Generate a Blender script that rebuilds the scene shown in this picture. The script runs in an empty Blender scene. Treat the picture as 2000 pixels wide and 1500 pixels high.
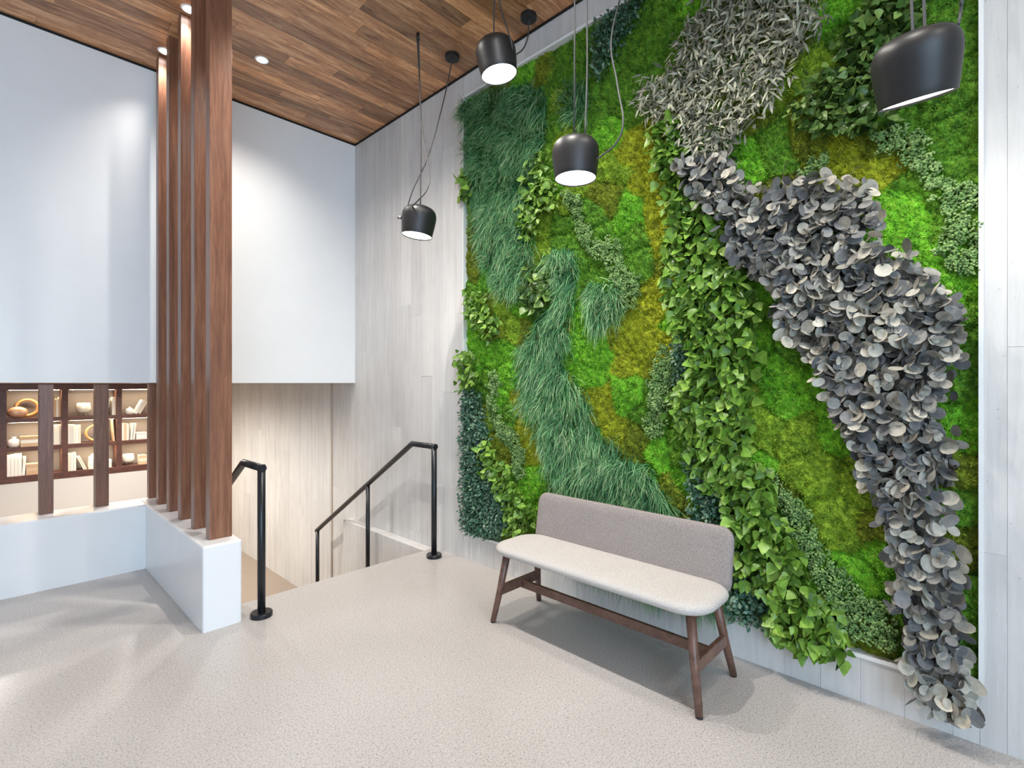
import bpy, math, random
import numpy as np
from mathutils import Vector, Matrix
random.seed(7); rng = np.random.default_rng(11)
SC = bpy.context.scene; COL = SC.collection

# ------------------------------------------------------------------ camera, world, exposure
TH = math.radians(46.28); FPX = 987.0; CZ = 1.40
cd = bpy.data.cameras.new('camera'); cam = bpy.data.objects.new('camera', cd); COL.objects.link(cam)
cam.location = (0, 0, CZ); cam.rotation_euler = (math.pi/2, 0, -TH)
cd.sensor_width = 36; cd.lens = 36*FPX/2000; cd.clip_start = .02; SC.camera = cam
w = bpy.data.worlds.new('daylight'); SC.world = w; w.use_nodes = True
w.node_tree.nodes['Background'].inputs[0].default_value = (.57, .78, 1.0, 1)
w.node_tree.nodes['Background'].inputs[1].default_value = 4.4
SC.view_settings.view_transform = 'Standard'; SC.view_settings.look = 'None'
SC.view_settings.gamma = 1; SC.view_settings.use_curve_mapping = False
SC.view_settings.exposure = 0.74
DOWN_W = 118.0; POST_W = 24.0; PEND_W = 8.0; LOWER_FILL_W = 95.0
FX, FY = math.sin(TH), math.cos(TH)

def project(X, Y, Z):                       # world -> photo pixel (2000x1500)
    d = FX*X + FY*Y; r = (FY*X - FX*Y)/d
    return 1000 + FPX*r, 750 - FPX*(Z-CZ)/d
def ray(px, py):
    r = (px-1000)/FPX; u = (750-py)/FPX
    return FX+FY*r, FY-FX*r, u
def onX(px, py, X): a, b, u = ray(px, py); t = X/a; return b*t, CZ+u*t
def onY(px, py, Y): a, b, u = ray(px, py); t = Y/b; return a*t, CZ+u*t

# ------------------------------------------------------------------ materials
def mat(name, col=(.8,.8,.8), rough=.5, metal=0, spec=.5):
    m = bpy.data.materials.new(name); m.use_nodes = True
    b = m.node_tree.nodes['Principled BSDF']
    b.inputs['Base Color'].default_value = (*col, 1); b.inputs['Roughness'].default_value = rough
    b.inputs['Metallic'].default_value = metal; b.inputs['Specular IOR Level'].default_value = spec
    return m
class N:
    def __init__(s, m): s.t = m.node_tree; s.n = s.t.nodes; s.b = s.n['Principled BSDF']
    def add(s, ty, **kw):
        x = s.n.new(ty)
        for k, v in kw.items():
            if k in x.inputs: x.inputs[k].default_value = v
            else: setattr(x, k, v)
        return x
    def l(s, a, b): s.t.links.new(a, b)
    def ramp(s, fac, stops):
        r = s.n.new('ShaderNodeValToRGB'); e = r.color_ramp.elements
        while len(e) < len(stops): e.new(.5)
        for q, (p, c) in zip(e, stops): q.position = p; q.color = (*c, 1)
        s.l(fac, r.inputs[0]); return r
    def noise(s, vec, scale, detail=4, rough=.55):
        x = s.add('ShaderNodeTexNoise'); x.inputs['Scale'].default_value = scale
        x.inputs['Detail'].default_value = detail; x.inputs['Roughness'].default_value = rough
        s.l(vec, x.inputs['Vector']); return x
    def mapping(s, scale, coord=None, offset=None):
        g = coord or s.add('ShaderNodeNewGeometry').outputs['Position']
        m = s.add('ShaderNodeMapping'); s.l(g, m.inputs[0]); m.inputs['Scale'].default_value = scale
        if offset is not None: s.l(offset, m.inputs['Location'])
        return m.outputs[0]
    def mix(s, fac, a, b, mode='MIX'):
        x = s.n.new('ShaderNodeMix'); x.data_type = 'RGBA'; x.blend_type = mode
        for sock, v in ((x.inputs[0], fac), (x.inputs[6], a), (x.inputs[7], b)):
            if hasattr(v, 'links'): s.l(v, sock)
            else: sock.default_value = v if isinstance(v, (int, float)) else (*v, 1)
        return x.outputs[2]
    def bump(s, h, strength=.3, dist=.01):
        x = s.add('ShaderNodeBump'); x.inputs['Strength'].default_value = strength; x.inputs['Distance'].default_value = dist
        s.l(h, x.inputs['Height']); s.l(x.outputs[0], s.b.inputs['Normal'])
    def col(s, c): s.l(c, s.b.inputs['Base Color'])

def wood(name, scale, dark, mid, light, rough=.38, spread=.6):
    m = mat(name, mid, rough); n = N(m)
    oi = n.add('ShaderNodeObjectInfo'); mul = n.add('ShaderNodeMath', operation='MULTIPLY'); n.l(oi.outputs['Random'], mul.inputs[0]); mul.inputs[1].default_value = 37.0
    v = n.mapping(scale, offset=mul.outputs[0])
    a = n.noise(v, 2.2, 6, .6); a.inputs['Distortion'].default_value = 1.2
    f = n.noise(v, 22, 3, .6)
    mx = n.mix(.3, a.outputs[0], f.outputs[0])
    r = n.ramp(mx, [(.33, dark), (.5, mid), (.68, light)])
    tint = n.ramp(oi.outputs['Random'], [(0, (1-spread*.55,)*3), (.5, (.85, .84, .83)), (1, (1.12, 1.1, 1.05))])
    n.col(n.mix(1.0, r.outputs[0], tint.outputs[0], 'MULTIPLY'))
    n.bump(f.outputs[0], .08, .003)
    return m
M = {}
M['plank'] = wood('walnut_plank', (1.1, 8, 8), (.2, .085, .036), (.6, .29, .135), (.92, .58, .33), .36, 1.0)
M['post'] = wood('walnut_post', (16, 16, .9), (.12, .05, .03), (.2, .086, .05), (.3, .14, .083), .3, .25)
M['shelfwood'] = wood('bookcase_walnut', (3, 9, 9), (.06, .022, .015), (.1, .036, .024), (.16, .06, .04), .4, .2)
M['benchwood'] = wood('bench_walnut', (7, 7, 7), (.085, .042, .03), (.15, .076, .055), (.23, .125, .09), .35, .2)
def concrete(name, base=(.6, .585, .565), dark=(.48, .47, .455), lite=(.69, .675, .655)):
    m = mat(name, base, .62); n = N(m)
    oi = n.add('ShaderNodeObjectInfo'); mul = n.add('ShaderNodeMath', operation='MULTIPLY'); n.l(oi.outputs['Random'], mul.inputs[0]); mul.inputs[1].default_value = 23.0
    v = n.mapping((9, 9, .7), offset=mul.outputs[0]); a = n.noise(v, 2.2, 7, .62); a.inputs['Distortion'].default_value = .8
    g = n.mapping((1, 1, 1)); b = n.noise(g, 1.3, 4, .6); p = n.noise(g, 60, 2, .6)
    mx = n.mix(.45, a.outputs[0], b.outputs[0])
    r = n.ramp(mx, [(.3, dark), (.5, base), (.7, lite)])
    tint = n.ramp(oi.outputs['Random'], [(0, (.93, .93, .935)), (1, (1.03, 1.03, 1.02))])
    c = n.mix(1.0, r.outputs[0], tint.outputs[0], 'MULTIPLY')
    pits = n.ramp(p.outputs[0], [(.24, (.45, .45, .45)), (.3, (1, 1, 1))])
    n.col(n.mix(.6, c, n.mix(1.0, c, pits.outputs[0], 'MULTIPLY')))
    wv = n.mapping((30, 30, 1.6), offset=mul.outputs[0]); k = n.noise(wv, 1.4, 5, .6); k.inputs['Distortion'].default_value = 2.2
    n.bump(k.outputs[0], .22, .006)
    return m
M['concrete'] = concrete('board_formed_concrete')
def floor_mat():
    m = mat('polished_concrete', (.5, .45, .42), .3); n = N(m); g = n.mapping((1, 1, 1))
    a = n.noise(g, 1.1, 2, .5); s = n.noise(g, 130, 3, .75)
    vo = n.add('ShaderNodeTexVoronoi'); n.l(g, vo.inputs['Vector']); vo.inputs['Scale'].default_value = 150
    base = n.ramp(a.outputs[0], [(.3, (.42, .39, .37)), (.7, (.475, .445, .425))])
    sp = n.ramp(s.outputs[0], [(.3, (.42, .4, .39)), (.47, (1, 1, 1)), (.7, (1.28, 1.27, 1.25))])
    ag = n.ramp(vo.outputs['Color'], [(0, (.6, .57, .55)), (.16, (1, 1, 1)), (.85, (1, 1, 1)), (1, (1.3, 1.28, 1.25))])
    c = n.mix(1.0, base.outputs[0], sp.outputs[0], 'MULTIPLY'); c = n.mix(.8, c, n.mix(1.0, c, ag.outputs[0], 'MULTIPLY'))
    n.col(c)
    rr = n.ramp(a.outputs[0], [(.3, (.27,)*3), (.7, (.33,)*3)]); n.l(rr.outputs[0], n.b.inputs['Roughness'])
    return m
M['floor'] = floor_mat()
def plaster(name, c, rough):
    m = mat(name, c, rough); n = N(m); g = n.mapping((1, 1, 1)); a = n.noise(g, 2.5, 4, .6)
    r = n.ramp(a.outputs[0], [(.3, tuple(x*.965 for x in c)), (.7, c)]); n.col(r.outputs[0]); n.bump(a.outputs[0], .05, .01); return m
M['white'] = plaster('white_plaster', (.84, .84, .835), .42)
M['halfwall'] = plaster('white_lacquered_plaster', (.83, .83, .83), .2)
M['beige'] = plaster('warm_grey_plaster', (.6, .56, .52), .6)
M['lowerfloor'] = plaster('lower_floor_stone', (.27, .215, .17), .35)
M['black'] = mat('black_powder_coat', (.012, .012, .014), .38)
M['gap'] = mat('shadow_gap_black', (.006, .006, .006), .8)
M['rail'] = mat('blackened_steel', (.016, .018, .022), .3, .3)
M['shade'] = mat('satin_black_aluminium', (.014, .014, .015), .45)
M['steelclip'] = mat('grey_metal', (.35, .35, .36), .35, .9)
M['cord'] = mat('grey_cord', (.07, .07, .07), .6)
M['frame'] = mat('pale_frame', (.78, .78, .77), .5)
M['backing'] = mat('planter_backing', (.03, .045, .015), .9)
M['whiterim'] = mat('white_rim', (.8, .8, .8), .4)
def emis(name, c, s):
    m = mat(name, c, .5); b = m.node_tree.nodes['Principled BSDF']
    b.inputs['Emission Color'].default_value = (*c, 1); b.inputs['Emission Strength'].default_value = s; return m
M['diffuser'] = emis('lamp_diffuser', (1, .96, .9), 9)
M['lens'] = emis('downlight_lens', (1, .95, .88), 14)
M['led'] = emis('led_strip', (1, .8, .55), 100)
def fabric(name, a, b):
    m = mat(name, a, .9, 0, .2); n = N(m); g = n.mapping((1, 1, 1)); x = n.noise(g, 260, 3, .7); y = n.noise(g, 9, 3, .5)
    mx = n.mix(.06, x.outputs[0], y.outputs[0]); r = n.ramp(mx, [(.34, a), (.66, b)]); n.col(r.outputs[0]); n.bump(x.outputs[0], .3, .002); return m
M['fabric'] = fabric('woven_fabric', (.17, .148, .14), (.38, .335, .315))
M['litfabric'] = fabric('seat_fabric_lit', (.36, .335, .315), (.6, .57, .54))  # paler copy of the bench weave: light falling on the seat put into colour
def leafmat(name, stops, rough=.5, trans=0.0, back=None):
    m = mat(name, stops[0][1], rough, 0, .35); n = N(m)
    at = n.add('ShaderNodeAttribute', attribute_name='rnd')
    r = n.ramp(at.outputs['Fac'], stops); g = n.mapping((1, 1, 1)); x = n.noise(g, 38, 3, .6)
    v = n.ramp(x.outputs[0], [(.3, (.7, .72, .7)), (.65, (1.1, 1.08, 1.05))])
    n.col(n.mix(1.0, r.outputs[0], v.outputs[0], 'MULTIPLY'))
    return m
M['euc'] = leafmat('silver_eucalyptus_leaf', [(0, (.07, .075, .085)), (.35, (.16, .165, .17)), (.65, (.36, .345, .3)), (1, (.6, .56, .47))], .55)  # dark and beige ends paint shaded leaves and highlights into the colour
M['ivy'] = leafmat('ivy_leaf', [(0, (.045, .115, .015)), (.4, (.12, .25, .03)), (.75, (.23, .4, .06)), (1, (.4, .56, .13))], .36)
M['ivydark'] = leafmat('dark_ivy_leaf', [(0, (.025, .06, .015)), (.5, (.07, .15, .03)), (1, (.25, .38, .1))], .36)
M['willow'] = leafmat('silver_willow_leaf', [(0, (.09, .095, .08)), (.45, (.28, .28, .215)), (1, (.64, .63, .47))], .5)  # pale end of the ramp paints highlights into the leaf colour
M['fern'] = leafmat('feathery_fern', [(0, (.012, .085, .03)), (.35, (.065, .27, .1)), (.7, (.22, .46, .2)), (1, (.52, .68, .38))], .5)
M['box'] = leafmat('dark_small_leaf', [(0, (.015, .06, .038)), (.45, (.06, .16, .1)), (.8, (.2, .32, .21)), (1, (.46, .52, .38))], .4)
M['reindeer'] = leafmat('reindeer_moss', [(0, (.09, .19, .055)), (.5, (.19, .32, .1)), (1, (.34, .48, .19))], .9)
MOSS = {'bright': [(0, (.03, .14, .006)), (.42, (.15, .44, .015)), (.9, (.3, .6, .05)), (1, (.58, .45, .2))],
        'lime': [(0, (.06, .13, .006)), (.45, (.23, .38, .018)), (1, (.47, .6, .07))],
        'mid': [(0, (.022, .08, .005)), (.42, (.1, .27, .014)), (1, (.24, .42, .04))],
        'olive': [(0, (.045, .065, .004)), (.45, (.17, .23, .01)), (.92, (.36, .4, .03)), (1, (.5, .4, .18))],
        'yellow': [(0, (.12, .14, .006)), (.45, (.35, .4, .012)), (1, (.62, .66, .06))]}
for k, s in MOSS.items(): M['moss_'+k] = leafmat(k+'_moss', s, .85)
def plain(c, rough=.6): 
    k = 'c%.2f_%.2f_%.2f' % c
    if k not in M: M[k] = mat('paint_'+k, c, rough)
    return M[k]

# ------------------------------------------------------------------ mesh helpers
def tag(o, label=None, cat=None, group=None, kind=None):
    if label: o['label'] = label
    if cat: o['category'] = cat
    if group: o['group'] = group
    if kind: o['kind'] = kind
    return o
def link(name, me, m, parent=None):
    o = bpy.data.objects.new(name, me); COL.objects.link(o)
    if m and not me.materials: me.materials.append(M[m] if isinstance(m, str) else m)
    if parent: o.parent = parent
    return o
def empty(name, loc=(0, 0, 0)):
    o = bpy.data.objects.new(name, None); o.location = loc; o.empty_display_size = .1; COL.objects.link(o); return o
def at(o, parent):      # keep world placement of geometry written in world coordinates
    o.parent = parent; o.matrix_parent_inverse = Matrix.Translation(-Vector(parent.location)); return o
def npmesh(name, V, F, rnd=None, smooth=False):
    V = np.asarray(V, np.float32).reshape(-1, 3); F = np.asarray(F, np.int32); k = F.shape[1]
    me = bpy.data.meshes.new(name); me.vertices.add(len(V)); me.vertices.foreach_set('co', V.ravel())
    me.loops.add(F.size); me.loops.foreach_set('vertex_index', F.ravel())
    me.polygons.add(len(F)); me.polygons.foreach_set('loop_start', np.arange(0, F.size, k, dtype=np.int32))
    if smooth: me.polygons.foreach_set('use_smooth', np.ones(len(F), bool))
    me.update(calc_edges=True)
    if rnd is not None:
        a = me.attributes.new('rnd', 'FLOAT', 'POINT'); a.data.foreach_set('value', np.asarray(rnd, np.float32))
    return me
def pymesh(name, V, F, smooth=False):
    me = bpy.data.meshes.new(name); me.from_pydata([tuple(v) for v in V], [], F)
    if smooth:
        for p in me.polygons: p.use_smooth = True
    me.update(); return me
def boxdata(a, b, c=0.0):
    (x0, y0, z0), (x1, y1, z1) = a, b
    if c <= 0:
        V = [(x0,y0,z0),(x1,y0,z0),(x1,y1,z0),(x0,y1,z0),(x0,y0,z1),(x1,y0,z1),(x1,y1,z1),(x0,y1,z1)]
        return V, [(0,3,2,1),(4,5,6,7),(0,1,5,4),(1,2,6,5),(2,3,7,6),(3,0,4,7)]
    import bmesh
    bm = bmesh.new(); V, F = boxdata(a, b); vs = [bm.verts.new(v) for v in V]
    for f in F: bm.faces.new([vs[i] for i in f])
    bmesh.ops.bevel(bm, geom=bm.edges[:], offset=c, segments=2, affect='EDGES', profile=.5)
    bm.verts.index_update(); V = [tuple(v.co) for v in bm.verts]; F = [tuple(v.index for v in f.verts) for f in bm.faces]; bm.free()
    return V, F
def box(name, a, b, m, parent=None, c=0.0, keep=True):
    V, F = boxdata(a, b, c); o = link(name, pymesh(name, V, F), m)
    if parent: at(o, parent)
    return o
def joinparts(parts):
    V, F = [], []
    for v, f in parts:
        k = len(V); V += list(v); F += [tuple(i+k for i in q) for q in f]
    return V, F
def struct(name, a, b, m, c=0): return tag(box(name, a, b, m, c=c), kind='structure')
def tubedata(pts, rad, seg=10, caps=True):
    pts = [Vector(p) for p in pts]; n = len(pts); rad = rad if hasattr(rad, '__len__') else [rad]*n
    V, F = [], []; prev = None
    for i, p in enumerate(pts):
        if i == 0: t = (pts[1]-p).normalized()
        elif i == n-1: t = (p-pts[i-1]).normalized()
        else: t = ((pts[i+1]-p).normalized() + (p-pts[i-1]).normalized()).normalized()
        if prev is None:
            up = Vector((0, 0, 1)) if abs(t.z) < .9 else Vector((1, 0, 0)); u = t.cross(up).normalized()
        else: u = (prev - t*prev.dot(t)).normalized()
        prev = u; v = t.cross(u); k = 1.0
        if 0 < i < n-1: k = 1/max(.5, (p-pts[i-1]).normalized().dot(t))
        for j in range(seg):
            a = 2*math.pi*j/seg; V.append(p + (u*math.cos(a)+v*math.sin(a))*rad[i]*k)
    for i in range(n-1):
        for j in range(seg): F.append((i*seg+j, i*seg+(j+1) % seg, (i+1)*seg+(j+1) % seg, (i+1)*seg+j))
    if caps: F.append(tuple(reversed(range(seg)))); F.append(tuple((n-1)*seg+j for j in range(seg)))
    return V, F
def tube(name, pts, rad, m, parent=None, seg=10):
    V, F = tubedata(pts, rad, seg); me = pymesh(name, V, F)
    for p in me.polygons: p.use_smooth = len(p.vertices) == 4
    o = link(name, me, m)
    if parent: at(o, parent)
    return o
def spline(P, n=24):
    P = [Vector(p) for p in P]; Q = [P[0]*2-P[1]] + P + [P[-1]*2-P[-2]]; out = []
    for i in range(1, len(Q)-2):
        for k in range(n):
            t = k/n; a, b, c, d = Q[i-1], Q[i], Q[i+1], Q[i+2]
            out.append(.5*((2*b)+(c-a)*t+(2*a-5*b+4*c-d)*t*t+(3*b-a-3*c+d)*t**3))
    return out + [P[-1]]
def lathedata(prof, seg=32):
    V, F = [], []
    for r, z in prof:
        for j in range(seg): a = 2*math.pi*j/seg; V.append((r*math.cos(a), r*math.sin(a), z))
    for i in range(len(prof)-1):
        for j in range(seg): F.append((i*seg+j, i*seg+(j+1) % seg, (i+1)*seg+(j+1) % seg, (i+1)*seg+j))
    return V, F
def lathe(name, prof, m, seg=32):
    V, F = lathedata(prof, seg); return link(name, pymesh(name, V, F, True), m)

# ------------------------------------------------------------------ structure
WX = 2.67; BY = 4.81; CEIL = 3.89; LOWZ = -1.10; FARY = 9.0; SOF = 1.41
RY0, RY1, RZ0, RZ1 = .043, 3.093, .2085, 3.70        # recess of the planted wall
HX0, HX1, HY0, HZ = .85, 1.055, 3.212, .485          # half wall
V, F = joinparts([boxdata((-6, -6, -.2), (WX+.3, 3.47, 0)), boxdata((-6, 3.47, -.2), (HX0+.02, 4.68, 0))])
fl = tag(link('floor', pymesh('floor', V, F), 'floor'), kind='structure')
tag(box('floor_lower', (-2.6, 3.3, LOWZ-.1), (WX+.3, FARY+.3, LOWZ), 'lowerfloor'), kind='structure')
ceil = tag(box('ceiling', (-2.6, -2.6, CEIL+.014), (WX+.3, BY+.3, CEIL+.1), 'gap'), kind='structure')
# ceiling planks, each its own board
pw = .117; y = BY; row = 0; pr = random.Random(3)
unit = pymesh('plank', *boxdata((-.5, -.5, 0), (.5, .5, 1))); unit.materials.append(M['plank'])
while y > -.9:
    x = WX; y0 = y-pw; ex = x-pr.uniform(.15, 1.1)
    while x > -1.35:
        ex = max(ex, -1.4); g = .0007
        o = bpy.data.objects.new('plank', unit); COL.objects.link(o); o.parent = ceil
        z0 = CEIL + pr.uniform(0, .0012)
        o.location = ((x+ex)/2, (y+y0)/2, z0); o.scale = (x-ex-2*g, pw-2*g, CEIL+.014-z0)
        x = ex; ex = x-pr.uniform(.55, 1.5)
    y = y0; row += 1
YP = y
V, F = joinparts([boxdata((-2.6, -2.6, CEIL), (WX, YP, CEIL+.013)), boxdata((-2.6, YP, CEIL), (-1.401, BY, CEIL+.013))])
link('panelling', pymesh('panelling', V, F), 'plank', ceil)
tag(ceil, 'flat walnut plank ceiling above the lobby')
# white upper wall and soffit of the lower room
struct('wall_back', (-2.6, BY, SOF), (WX, BY+.3, CEIL+.014), 'white')
struct('ceiling_lower', (-2.6, BY+.3, SOF), (WX, FARY+.3, SOF+.15), 'white')
struct('wall_far', (-2.6, FARY, LOWZ), (WX, FARY+.3, .14), 'beige')
struct('wall_far_back', (-2.6, FARY+.285, .14), (WX, FARY+.4, SOF), 'concrete')
struct('wall_left_lower', (-2.7, 4.7, LOWZ), (-2.6, FARY+.3, SOF), 'beige')
struct('wall_left_added', (-2.7, -2.6, 0), (-2.6, 4.66, CEIL+.014), 'white')  # unseen wall added to shut out side daylight and bounce light back
struct('wall_front_added', (.6, -2.7, 0), (WX+.004, -2.6, CEIL+.014), 'white')  # unseen wall section added to keep daylight off the near concrete
struct('trim_1', (-2.6, BY-.004, CEIL-.018), (WX, BY+.001, CEIL-.0005), 'gap')
struct('trim_2', (WX-.0065, -2.6, CEIL-.018), (WX-.002, BY-.005, CEIL-.0005), 'gap')
# half walls (white) with softened edges, standing on the retaining walls of the stair
def halfwall(name, a, b):
    o = box(name, a, b, 'halfwall', c=.012); return tag(o, kind='structure')
halfwall('wall_half_side', (HX0, HY0, LOWZ), (HX1, 4.95, HZ))
halfwall('wall_half_back', (-2.6, 4.66, LOWZ), (HX0+.012, 4.95, HZ))
# concrete wall: backing + board-formed boards
TH_B = .022
bk = [boxdata((WX+.004, RY1, LOWZ), (WX+.3, FARY+.3, CEIL+.014)), boxdata((WX+.004, -2.6, 0), (WX+.3, RY0, CEIL+.014)),
      boxdata((WX+.004, RY0, 0), (WX+.3, RY1, RZ0)), boxdata((WX+.004, RY0, RZ1), (WX+.3, RY1, CEIL+.014)),
      boxdata((WX+.09, RY0, RZ0), (WX+.3, RY1, RZ1))]
wall = tag(link('wall_right', pymesh('wall_right', *joinparts(bk)), 'concrete'), kind='structure')
br = random.Random(5); unitb = pymesh('board', *boxdata((0, -.5, 0), (1, .5, 1))); unitb.materials.append(M['concrete'])
def board(y0, y1, z0, z1):
    if y1-y0 < .004 or z1-z0 < .004: return
    o = bpy.data.objects.new('board', unitb); COL.objects.link(o); o.parent = wall
    p = WX + br.uniform(-.0012, .0018); g = .0004
    o.location = (p, (y0+y1)/2, z0+g); o.scale = (WX+.004-p, y1-y0-2*g, z1-z0-2*g)
def boards(y0, y1, zlo, zhi):
    cuts = [zlo]; z = zlo+br.uniform(.5, 1.9)
    while z < zhi-.4: cuts.append(z); z += br.uniform(1.2, 2.2)
    cuts.append(zhi)
    for a, b in zip(cuts, cuts[1:]): board(y0, y1, a, b)
bw = .154; k0 = -10
for k in range(k0, 62):
    a = -.033 + bw*k; b = a+bw
    if a > FARY: break
    b = min(b, FARY)
    segs = [(a, b)]
    for e in (RY0, RY1, 3.47, BY, 5.31):
        segs = [s for q in segs for s in ([(q[0], e), (e, q[1])] if q[0]+.001 < e < q[1]-.001 else [q])]
    for a2, b2 in segs:
        m_ = (a2+b2)/2
        if RY0 < m_ < RY1: board(a2, b2, 0, RZ0); board(a2, b2, RZ1, CEIL-.019)
        elif m_ < 3.47:
            if -.04 < a2 < .04 and b2 < .05 + .08 and b2 <= RY0+.001: board(a2, b2, 0, .75); board(a2, b2, .75, CEIL-.019)
            elif abs(b2+.033) < .01: board(a2, b2, 0, 1.54); board(a2, b2, 1.54, CEIL-.019)
            else: boards(a2, b2, 0, CEIL-.019)
        elif m_ < BY: boards(a2, b2, LOWZ, CEIL-.019)
        else: boards(a2, b2, LOWZ, SOF)
# pale frame around the recess
fr = []
e = .011
for a, b in (((WX-.006, RY0-e, RZ0-e), (WX+.089, RY0+.004, RZ1+e)), ((WX-.006, RY1-.004, RZ0-e), (WX+.089, RY1+e*.4, RZ1+e)),
             ((WX-.0055, RY0+.004, RZ0-.012), (WX+.089, RY1-.004, RZ0+.005)), ((WX-.0055, RY0+.004, RZ1-.005), (WX+.089, RY1-.004, RZ1+.012))): fr.append(boxdata(a, b))
tag(link('trim_3', pymesh('trim_3', *joinparts(fr)), 'frame'), kind='structure')
# joint strip in stairwell, ledge beside the stair
struct('trim_4', (WX-.008, 5.30, LOWZ), (WX+.001, 5.325, SOF), plain((.42, .35, .28)))
struct('wall_stair_ledge', (2.575, 3.47, LOWZ), (WX, 4.885, -.005), 'concrete', .008)
struct('wall_stair_front', (HX1, 3.40, LOWZ), (2.575, 3.47, -.2), 'concrete')
st = empty('staircase', (1.8, 3.47, LOWZ)); tag(st, kind='structure')
nr = 6; rz = -LOWZ/nr
for i in range(nr-1):
    z = -(i+1)*rz; box('step', (HX1+.001, 3.471+i*.3, LOWZ), (2.574, 3.471+(i+1)*.3, z), 'lowerfloor', st, .004)

# ------------------------------------------------------------------ lights with fixtures
def lamp(name, loc, W, size, blend=.6, rad=.03, col=(1, .955, .9), d=(0, 0, -1)):
    l = bpy.data.lights.new(name, 'SPOT'); l.energy = W; l.spot_size = math.radians(size); l.spot_blend = blend
    l.shadow_soft_size = rad; l.color = col
    o = bpy.data.objects.new(name, l); COL.objects.link(o); o.location = loc
    o.rotation_euler = Vector(d).to_track_quat('-Z', 'Y').to_euler(); return o
rim_me = lens_me = None
def downlight(x, y, z, W, label, size=135):
    global rim_me, lens_me
    r = empty('recessed_downlight', (x, y, z)); tag(r, label, 'downlight', 'recessed ceiling downlights')
    if rim_me is None:
        rim_me = pymesh('rim', *lathedata([(.036, .0), (.037, -.004), (.047, -.004), (.05, -.001), (.05, .0)], 28), True); rim_me.materials.append(M['whiterim'])
        lens_me = pymesh('lens', *lathedata([(.0005, -.0015), (.037, -.0015)], 28)); lens_me.materials.append(M['lens'])
    for nm, me in (('rim', rim_me), ('lens', lens_me)):
        o = bpy.data.objects.new(nm, me); COL.objects.link(o); o.parent = r
    l = lamp('downlight_beam', (0, 0, -.012), W, size, 1.0, .03); l.parent = r
downlight(1.478, 4.07, CEIL, DOWN_W*.62, 'recessed round downlight in open plank ceiling near the white wall corner')
downlight(.945, 3.87, CEIL, POST_W, 'recessed downlight beside the third walnut post', 110)
downlight(.94, 4.49, CEIL, POST_W, 'recessed downlight beside the fifth walnut post near the white wall', 110)
for x, y in ((1.478, 2.77), (1.478, 1.47), (1.478, .17), (1.478, -1.13)):
    downlight(x, y, CEIL, DOWN_W*(1 if y > 1 else .4), 'recessed downlight in the plank ceiling above the open floor')
for x, y in ((1.35, 5.6), (1.35, 6.9), (1.35, 8.0), (0, 7.0)):  # unseen lamps added to brighten the stairwell and lower room
    downlight(x, y, SOF, LOWER_FILL_W, 'added unseen downlight in the low ceiling over the stair landing', 172)

# ------------------------------------------------------------------ walnut posts
PY = [3.32+.313*k for k in range(6)]
names = ['nearest tall walnut post at the front end of the white half wall', 'second tall walnut post from the front, just behind the nearest',
         'third tall walnut post from the front of the half wall', 'fourth tall walnut post from the front of the half wall',
         'fifth tall walnut post, rearmost of those reaching the ceiling', 'short walnut post under the white wall where the half walls meet']
for k, yy in enumerate(PY):
    top = CEIL-.001 if k < 5 else SOF-.001
    if k == 4: top = CEIL-.001
    o = box('wood_post', (.914, yy, HZ), (1.034, yy+.075, top), 'post', c=.002)
    tag(o, names[k], 'post', 'walnut posts on the half walls')
for k, (x0, x1) in enumerate(((.268, .343), (.574, .652))):
    o = box('wood_post', (x0, 4.82, HZ), (x1, 4.93, SOF-.012), 'post', c=.002)
    tag(o, ['short wooden post on back half wall nearest the left picture edge', 'short wooden post on back half wall in front of the middle shelf column'][k], 'post', 'walnut posts on the half walls')

# ------------------------------------------------------------------ handrails
def flange(post, x, y, z=0):
    V, F = lathedata([(.0, 0), (.062, 0), (.062, .022), (.058, .027), (.0, .027)], 32)
    me = pymesh('base_flange', V, F, False); o = link('base_flange', me, 'rail'); o.location = (x, y, z); o.parent = post
def handrail(x, y0, label, posts):
    r = empty('handrail', (x, y0, 0)); tag(r, label, 'handrail', 'stair handrails')
    zt = .893; sl = .615; yk = y0+.3; ye = 5.365
    path = [(x, y0, zt), (x, yk, zt), (x, ye, zt-sl*(ye-yk))]
    tube('top_rail', [(x, y0-.0225, zt)]+path[1:], .0225, 'rail', r, 20)
    flange(tube('post', [(x, y0, .01), (x, y0, zt+.02)], .0225, 'rail', r, 20), x, y0)
    for yy in posts:
        zz = zt-sl*(yy-yk); i = min(5, max(0, int((yy-3.471)/.3))); zb = -(i+1)*rz if yy < 4.97 else LOWZ
        tube('post', [(x, yy, zb), (x, yy, zz)], .02, 'rail', r, 16)
handrail(2.518, 3.28, 'black steel stair handrail beside the grey concrete wall', (4.30, 5.345))
handrail(1.159, 3.20, 'black steel stair handrail beside the white half wall', (4.30, 5.345))

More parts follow.
